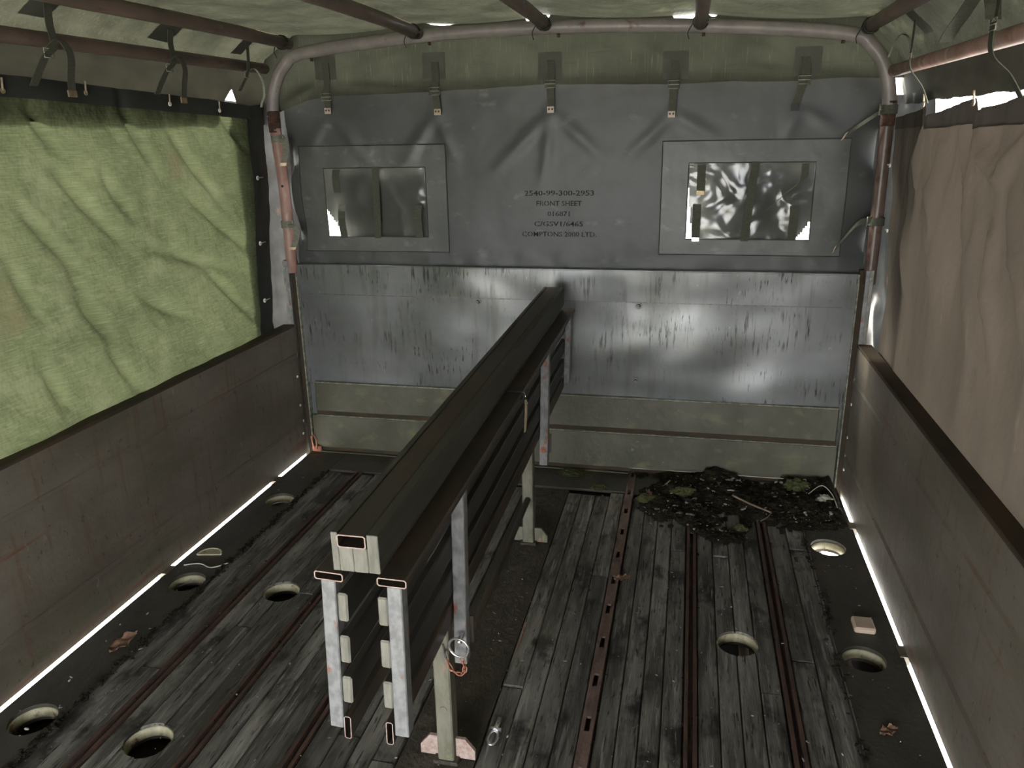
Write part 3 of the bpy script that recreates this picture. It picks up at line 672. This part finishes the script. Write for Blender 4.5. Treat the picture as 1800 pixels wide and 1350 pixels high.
def eyelet(par, c, ax, m='steel_bright', r=.007, toggle=None):
    e = obj('eyelet', CY(c, r, .003, ax, 12), m, par)
    if toggle: obj('toggle', TU([c, Vector(c)+Vector(toggle)], .0028, seg=6), 'tag_tan', e)
for (y, z) in ((-.138, 1.189), (-.164, .942), (-.179, .718)): eyelet(lc, (leftx(*lp(0, (z-.5)/.92))+.013, y-.010, z), 'x', 'hole_light_rivet_white', .0085, toggle=(.004, .034, .002))  # white discs imitate daylight shining through the hem holes
for (y, z) in ((-.99, 1.462), (-.62, 1.444), (-.345, 1.430), (-1.27, 1.455)): eyelet(lc, (leftx(y, z)+.012, y, z), 'x', 'hole_light_rivet_white' if y > -.9 else 'brass', .007, (.002, .002, .03))
RCR = [(-.32, 1.32, -.31, 1.15), (-.56, 1.29, -.61, 1.04), (-.67, 1.32, -.89, 1.07), (-.80, 1.36, -.97, .89), (-.85, 1.31, -1.01, 1.21), (-1.10, 1.31, -1.01, 1.21), (-.41, 1.21, -.66, .95), (-1.02, 1.11, -1.12, .83), (-.21, 1.20, -.41, .77), (-1.08, 1.20, -1.28, .92)]
HANG = [-.02, -.345, -.735, -1.12, -1.52, -1.92, -2.4, -2.9, -3.4, -3.9, -4.3]
def rtop(y):
    for a, b in zip(HANG, HANG[1:]):
        if b <= y <= a:
            t = (a-y)/(a-b)
            return 1.398-.040*(t/.07 if t < .07 else 1-(t-.07)/.93)
    return 1.398
def rightx(y, z):
    k = min(1, max(0, (z-.55)/.5))
    x = 1.171+.012*fbm(y*1.7, z*1.2, 2.4)-creases(y, z, RCR, .020, .030)*min(1, max(0, (z-.60)/.2))
    x -= k*.026*(1-abs(math.sin(y*8.1+1.6*math.sin(z*2)+fbm(y*2, z, 3))))**2-.012*fbm(y*9, z*1.6, 5.5)*k
    return x
def rp(s, t):
    y = -.035-.05*(1-t)+(YR+.035)*s; zt = 1.336+.35*(rtop(y)-1.38)+.004*fbm(y*6, 1, 1); z = .50+(zt-.50)*t; return y, z
rc = solo('canvas_curtain', sheet(S, lin(0, 1, 84), lambda s, t: (rightx(*rp(s, t)), *rp(s, t))), 'canvas_brown', (1.155, -2.1, .55), 'brown-grey pleated canvas side curtain with scalloped top', 'curtain')
obj('top_hem', sheet(S, lin(0, 1, 6), lambda s, t: (rightx(*rp(s, 1))-.003, rp(s, 1)[0], rp(s, 1)[1]-.006+(rtop(rp(s, 1)[0])-rp(s, 1)[1]+.006)*t)), 'canvas_brown_hem', rc)
for (y, z) in ((-.345, 1.398), (-.735, 1.390), (-1.12, 1.392)): eyelet(rc, (rightx(y, 1.336)-.010, y, z-.004), 'x', 'tip_pale', .009, (-.004, -.004, .028))
for (y, z) in ((-.06, 1.21), (-.09, 1.00)): eyelet(rc, (rightx(y-.02, z)-.008, y-.02, z), 'x', 'hole_light_rivet_white', .006, (.0, .03, .002))

# ------------------------------------------------------------------ straps round the hoop legs
def hoop_strap(x, z, label, tailx, tail, m='webbing_pale', right=False):
    root = empty('hoop_strap', (x, 0, z), label, 'strap', 'webbing straps round the hoop legs')
    r = .0255
    obj('loop', RB([(x+r*math.cos(a), r*math.sin(a), z) for a in lin(0, 2*math.pi, 25)], (0, 0, 1), .028, .002), m, root)
    bm = bmesh.new(); sx = -1 if right else 1
    frame_buckle(bm, Vector((x+sx*.026, -.018, z)), Vector((sx*.6, -.4, 0)), .020, .034, .0018); obj('buckle', bm, 'buckle', root)
    obj('tail', RB(spline(tail, 5), tailx, .024, .002), m, root)
    p = Vector(tail[-1]); q = Vector(tail[-2]); d = (p-q).normalized()
    obj('strap_tip', RB([p-d*.006, p+d*.006], tailx, .0245, .0034), 'brass' if not right else 'tip_pale', root)
hoop_strap(-1.114, 1.330, 'upper webbing strap buckled round the pinkish hoop leg', (1, .3, 0), [(-1.092, -.024, 1.334), (-1.072, -.03, 1.328), (-1.066, -.034, 1.29), (-1.082, -.036, 1.235)])
hoop_strap(-1.109, .998, 'lower webbing strap buckled round the pinkish hoop leg', (1, .3, 0), [(-1.087, -.024, 1.002), (-1.062, -.03, .99), (-1.056, -.034, .955), (-1.078, -.036, .905)])
hoop_strap(1.129, 1.388, 'dark strap pulled diagonally from the top of the brown hoop leg', (.45, 0, .9), [(1.105, -.022, 1.385), (1.06, -.004, 1.352), (1.015, .012, 1.318), (1.0, .014, 1.305)], 'webbing', True)
hoop_strap(1.131, 1.020, 'dark strap with bright buckle low on the brown hoop leg', (.3, 0, .95), [(1.108, -.024, 1.025), (1.07, -.020, 1.015), (1.035, -.002, .965), (1.006, .012, .920)], 'webbing', True)

# ------------------------------------------------------------------ stacked bench frames in the middle
def upright(root, x0, x1, y0, y1, z0, z1):
    return obj('upright', B(x0, x1, y0, y1, z0, z1, bev=.0018), 'galv', root)
def slat(root, x0, x1, z):
    bm = bmesh.new(); box(bm, x0, x1, -1.996, -.112, z-.026, z+.026, bev=.003)
    for f in bm.faces:
        if abs(f.normal.y) > .9 or all(v.co.y < -1.99 for v in f.verts): f.material_index = 1
    obj('slat', bm, ['slat_dark', 'end_grain'], root)
def bench(label, X, flip, lean, yawr):
    """X: x of the outer face of the uprights' inner side; flip -1 when slats lie on the +x side"""
    base = (X, -2.0, .373)
    root = empty('bench_frame', base, label, 'bench frame', 'folded bench frames')
    f = lambda a, b: sorted((X+flip*a, X+flip*b))
    obj('top_rail', RT(*f(-.0145, .0335), -2.0, -.11, .675, .690), ['tube_dark', 'cut_edge'], root)
    obj('bottom_rail', RT(*f(-.0145, -.002), -2.0, -.11, .373, .418, wall=.0015), ['tube_dark', 'cut_edge'], root)
    for z in (.625, .546, .467): slat(root, *f(-.0175, -.0005), z)
    upright(root, *f(0, .024), -1.998, -1.972, .390, .6745)
    for y, zb in ((-1.640, .272), (-.640, .285)):
        upright(root, *f(.0, .027), y-.014, y+.014, zb, .6745)
        obj('tab', B(*f(.016, .034), y+.0145, y+.0185, zb+.035, zb+.10), 'tube_dark', root)
        if not (flip == 1 and y < -1):
            bm = bmesh.new(); cyl(bm, (X+flip*.0135, y-.0155, zb+.055), .0105, .003, 'y', 18); cyl(bm, (X+flip*.0135, y-.018, zb+.055), .006, .006, 'y', 6); obj('bolt', bm, 'rust_orange', root)
    upright(root, *f(0, .022), -.135, -.112, .40, .6745)
    root.rotation_euler = (.0085, lean, yawr)
    return root
bench('slatted bench frame pinned to the posts, facing the brown curtain', .0630, 1, .020, .0058)
bench('slatted bench frame leaning behind the other, facing the green curtain', -.0280, -1, .040, .0058)
bmr = empty('bench_beam', (.029, -2.015, .703), 'long dark wooden beam lying on top of the bench frames', 'beam')
def board(x0, x1, z0, z1):
    bm = bmesh.new(); box(bm, x0, x1, -2.015, -.14, z0, z1, bev=.0012)
    for f in bm.faces:
        if all(v.co.y < -2.01 for v in f.verts): f.material_index = 1
    obj('board', bm, ['beam_dark', 'end_grain'], bmr)
obj('steel_tube', RT(.0028, .0488, -2.018, -.14, .7455, .7675), ['tube_dark', 'cut_edge'], bmr)
board(-.0085, .0025, .703, .7685); board(.0492, .067, .703, .768)
for k in range(2): board(.0029+.0231*k, .0256+.0231*k, .703, .745)
bmr.rotation_euler = (.0115, 0, .0060)
# posts
def post(yc, label, stub, dx=0.0):
    root = empty('seat_post', (.022, yc, 0), label, 'post', 'bench support posts')
    root.location.x += dx
    obj('column', B(.005, .042, yc-.02, yc+.02, -.004, .655, bev=.003), 'post_paint', root)
    for s in (-1, 1):
        x0 = .0235+s*.0195
        poly = [(x0, .0), (x0+s*.044, .0), (x0+s*.044, .024), (x0+s*.022, .052), (x0, .052)]
        obj('foot_wing', PR(poly, 'y', yc-.004, yc+.004), 'cut_edge' if stub else 'post_paint', root)
    obj('base_plate', B(-.006, .052, yc-.026, yc+.026, -.006, .004, bev=.002), 'deck_dirt', root)
    obj('rivet', CY((.0235, yc-.0205, .14), .008, .003, 'y', 14), 'post_paint', root)
    return root
post(-1.620, 'near steel post with winged foot and hanging chain', True); post(-.625, 'far steel post with winged foot near the headboard', False, -.0125)
solo('brace_tube', TU([(.012, -.6465, .165), (.016, -1.1, .163), (.020, -1.599, .162)], .0095, seg=10), 'tube_dark', (.02, -1.12, .16), 'thin brown brace tube running between the two posts', 'tube')
# locking pin with ring and chain
lk = empty('locking_pin', (.078, -1.668, .335), 'steel locking pin with split ring and rusty chain', 'locking pin')
obj('pin', TU([(.079, -1.650, .352), (.079, -1.672, .350), (.079, -1.680, .345)], .0052, seg=10), 'steel_bright', lk)
obj('ring', TU([(.078+.0215*math.cos(a), -1.679-.003*math.cos(a), .334+.0215*math.sin(a)) for a in lin(0, 2*math.pi*31/32, 32)], .0026, seg=8, closed=True), 'steel_bright', lk)
cp = [Vector(p) for p in spline([(.081, -1.680, .313), (.087, -1.678, .296), (.088, -1.674, .278), (.080, -1.670, .264), (.066, -1.664, .258), (.052, -1.658, .263), (.043, -1.652, .276), (.036, -1.646, .295), (.030, -1.642, .312)], 6)]
acc = 0; links = []; last = cp[0]
for p in cp[1:]:
    if (p-last).length >= .0125: links.append((last, p)); last = p
for k, (a, b) in enumerate(links):
    d = (b-a).normalized(); sdv = d.cross(Vector((0, 1, 0))).normalized() if k % 2 == 0 else d.cross(Vector((1, 0, .2))).normalized()
    c = (a+b)/2; hl = (b-a).length*.5+.002; pts = []
    for q in range(14):
        an = 2*math.pi*q/14; pts.append(c+d*(hl-.0035)*(1 if math.cos(an) > 0 else -1)*min(1, abs(math.cos(an))*3)+d*.0035*math.cos(an)+sdv*.0042*math.sin(an))
    obj('chain_link', TU(pts, .0013, seg=5, closed=True), 'rust_orange' if k < 8 else 'bolt_dark', lk)
# wire tie with tag on the bench rail
tie = empty('wire_tie', (.09, -1.11, .69), 'black wire tie with a tan tag hanging off the bench rail', 'wire tie')
yt = -1.11
obj('wire', TU([(.043, yt+.004, .700), (.07, yt, .7005), (.097, yt-.002, .701), (.102, yt-.003, .690), (.098, yt-.002, .678), (.07, yt, .677), (.043, yt+.003, .682)], .0022, seg=6, closed=True), 'cord_black', tie)
obj('twist', TU(spline([(.101, yt, .699), (.108, yt-.012, .694), (.106, yt-.006, .682), (.112, yt-.01, .672)], 5), .0016, seg=5), 'steel_bright', tie)
obj('twist', TU(spline([(.101, yt, .697), (.112, yt+.012, .703), (.108, yt+.004, .690), (.105, yt-.004, .676)], 5), .0018, seg=5), 'cord_black', tie)
obj('tag_strip', RB(spline([(.108, yt-.006, .682), (.109, yt-.010, .655), (.108, yt-.012, .625), (.107, yt-.018, .598)], 5), (.3, 1, 0), .011, .0012), 'tag_tan', tie)

# ------------------------------------------------------------------ dirt and litter on the floor
def soilh(x, y):
    yb = interp(x, [(.3, -.36), (.45, -.50), (.7, -.56), (.86, -.48), (.93, -.42), (1.1, -.40)])+.05*fbm(x*7, 3, 1)
    e = min(1, max(0, (x-.30)/.15))*min(1, max(0, (1.10-x)/.03))*min(1, max(0, (y-yb)/.20))*min(1, max(0, .9+1.0*fbm(x*9, y*9, 7)))
    return e*(.008+.028*max(0, fbm(x*5, y*5, 2.2)+.25)+.014*fbm(x*20, y*20, 4)+.05*max(0, (y+.14)/.14)*max(0, fbm(x*4.3, 1.5, 6)+.15))
bm = sheet(lin(.28, 1.09, 110), lin(-.62, -.006, 84), lambda x, y: (x, y, soilh(x, y)-.001))
bm.verts.ensure_lookup_table()
bmesh.ops.delete(bm, geom=[f for f in bm.faces if max(v.co.z for v in f.verts) < .004], context='FACES')
tag(solo('soil_heap', bm, 'soil', (.7, -.25, 0), 'heap of dark rotted soil against the headboard on the floor', 'soil', kind='stuff'))
def bits(name, n, fn, s0, s1, m, label, cat):
    bm = bmesh.new()
    for _ in range(n):
        x, y, z = fn(); s = random.uniform(s0, s1)*random.choice((.6, 1, 1, 1.6))
        mt = Matrix.Translation((x, y, z+s*.25)) @ Matrix.Rotation(random.uniform(0, 6.3), 4, 'Z') @ Matrix.Rotation(random.uniform(-.5, .5), 4, 'X') @ Matrix.Diagonal((s*random.uniform(.6, 2.2), s*random.uniform(.5, 1), s*random.uniform(.3, .7), 1))
        bmesh.ops.create_icosphere(bm, subdivisions=1, radius=.5, matrix=mt)
    tag(solo(name, bm, m, (0, -1, 0), label, cat, kind='stuff'))
def onsoil():
    while True:
        x, y = random.uniform(.32, 1.07), random.uniform(-.55, -.02)
        if soilh(x, y) > .006: return x, y, soilh(x, y)
bits('soil_crumbs', 1500, onsoil, .004, .016, 'soil', 'dark crumbs scattered over the soil heap', 'soil')
bits('bark_chips', 260, onsoil, .004, .012, 'crumb', 'pale bark and leaf chips on the soil heap', 'debris')
def onfloor():
    x = random.uniform(-1.07, 1.07); return x, random.uniform(-2.2, -.2), .002
bits('grit', 1100, onfloor, .0018, .0050, 'crumb', 'fine pale grit scattered across the load floor', 'grit')
def mossline():
    s = random.choice((-1, -1, -1, 1)); return s*(.932+random.gauss(0, .008)), random.uniform(-2.1, -.2), .002
bits('moss_line', 900, mossline, .004, .010, 'soil', 'dark moss grown along the plank edges', 'moss')
def railgrit(): return random.choice((-1, 1))*random.choice(RAILX)+random.uniform(-.022, .022), random.uniform(-2.1, -.2), .0
bits('rail_grit', 500, railgrit, .002, .006, 'soil', 'dirt crumbs packed along the rusty track rails', 'grit')
def clump(x, y, r, h, m, label, cat, name):
    bm = bmesh.new(); bmesh.ops.create_icosphere(bm, subdivisions=3, radius=1)
    for v in bm.verts:
        n = 1+.45*fbm(v.co.x*2+x*9, v.co.y*2+y*9, v.co.z*2, 3); v.co = Vector((v.co.x*r*n, v.co.y*r*.7*n, max(-.1, v.co.z)*h*n))
    z = max(0.0, soilh(x, y)); bmesh.ops.translate(bm, vec=(x, y, z+.001), verts=bm.verts)
    solo(name, bm, m, (x, y, z), label, cat, smooth=False)
for a in ((.20, -.165, .035, .012, 'moss', 'green moss clump on the plate by the end of the planks', 'moss'), (.52, -.19, .045, .018, 'moss', 'feathery moss clump on the soil near the rusty rail', 'moss'), (.40, -.25, .045, .016, 'moss', 'olive moss cushion between rusty rail and soil heap', 'moss'),
          (.72, -.42, .028, .014, 'moss', 'yellowish moss lump at the front of the soil heap', 'moss'), (.95, -.07, .05, .03, 'moss', 'moss cushion in the far corner against the headboard', 'moss'), (.08, -.045, .05, .014, 'moss', 'moss strip at the foot of the headboard by the post', 'moss')): clump(*a, 'moss_clump')
for a in ((.46, -.11, .008, .008, 'pale_stone', 'small white pebble at the foot of the headboard', 'pebble'), (.575, -.285, .012, .010, 'pale_stone', 'pale stone half sunk in the soil heap', 'pebble'), (1.03, -.16, .03, .015, 'pale_stone', 'grey crumbled lump in the corner by the side board', 'lump')): clump(*a, 'pebble')
def leaf(x, y, z, l, wd, rz, label, m='leaf_dry', tilt=.3):
    def fn(u, v):
        ww = wd*math.sin(math.pi*min(max(u*.9+.08, 0), 1))*(1+.25*math.sin(u*19)); a = (u-.5)*l; b = v*ww
        return (x+a*math.cos(rz)-b*math.sin(rz), y+a*math.sin(rz)+b*math.cos(rz), z+.004+.35*abs(v)*wd+tilt*l*u*u*.5+.004*math.sin(u*15+v*6))
    bm = sheet(lin(0, 1, 14), lin(-.5, .5, 7), fn); bmesh.ops.solidify(bm, geom=bm.faces[:], thickness=.0008)
    solo('dry_leaf', bm, m, (x, y, z), label, 'leaf')
leaf(-.975, -1.413, .003, .085, .05, 1.2, 'curled brown dry leaf on the metal strip by the left side board')
leaf(.325+.02, -.83, .006, .05, .03, .2, 'crumpled pinkish dry leaf beside the proud rusty rail')
leaf(.395, -.245, .03, .04, .02, 2.1, 'small orange leaf scrap by the rusty rail at the soil edge')
leaf(1.0, -1.36, .002, .045, .03, .4, 'dry reddish leaf scrap below the round hole near the side board')
def twig(pts, r, label, m='twig', name='twig'):
    solo(name, TU(spline(pts, 5), r, seg=6), m, pts[0], label, 'twig' if name == 'twig' else 'straw')
twig([(.70, -.235, .045), (.76, -.285, .040), (.83, -.33, .034)], .0035, 'bare brown twig lying across the soil heap')
twig([(.83, -.33, .034), (.815, -.36, .03), (.79, -.39, .028)], .002, 'thin forked twig end on the soil heap')
twig([(.42, -.155, .012), (.45, -.135, .02), (.47, -.11, .03)], .002, 'thin pale twig leaning by the headboard', 'straw')
twig([(-1.07, -1.00, .004), (-1.02, -.985, .006), (-.97, -1.0, .006), (-.93, -.965, .006)], .0022, 'pale straw stalk lying on the metal strip by a floor hole', 'straw', 'straw')
twig([(.98, -.14, .03), (1.03, -.10, .05), (1.06, -.15, .04), (1.07, -.22, .02)], .0016, 'dry grass stalk bent in the far floor corner', 'straw', 'straw')
solo('wood_splinter', PR([(.093, -1.10), (.099, -1.10), (.099, -1.19), (.096, -1.235)], 'z', .000, .006), 'leaf_dry', (.096, -1.15, 0), 'thin pale wood splinter on the brown floor channel', 'splinter')
# chewed pad, half-moon cover, steel clip
pad = bmesh.new(); box(pad, .995, 1.050, -.975, -.915, .003, .022, bev=.004)
solo('pad_block', pad, 'pad_block', (1.02, -.945, .003), 'small cream and pink block beside the floor hole near the side board', 'block')
for v in [0]:
    bm = bmesh.new(); n = 14
    poly = [(-1.026+.040*math.cos(a), -.925+.040*math.sin(a)) for a in lin(.2, math.pi+.2, n)]
    prism(bm, poly, 'z', .002, .006); tube(bm, [(p[0], p[1], .006) for p in poly], .003, seg=5)
    solo('half_cover', bm, 'rim_cream', (-1.026, -.925, .002), 'half-moon metal cover lip on the floor strip behind a hole', 'cover')
clip = empty('steel_clip', (.112, -1.545, 0), 'shiny steel spring clip lying on the plank edge by the near post', 'clip')
pts = [(.112+.011*math.sin(a), -1.560-.022*math.cos(a), .010) for a in lin(0, 2*math.pi*19/20, 20)]
obj('clip_loop', TU(pts, .0035, seg=8, closed=True), 'steel_bright', clip)
obj('clip_neck', TU([(.112, -1.537, .010), (.113, -1.520, .012), (.114, -1.500, .012)], [.008, .006, .007], seg=10), 'steel_bright', clip)
obj('clip_ears', TU([(.098, -1.531, .011), (.126, -1.534, .011)], .005, seg=8), 'steel_bright', clip)
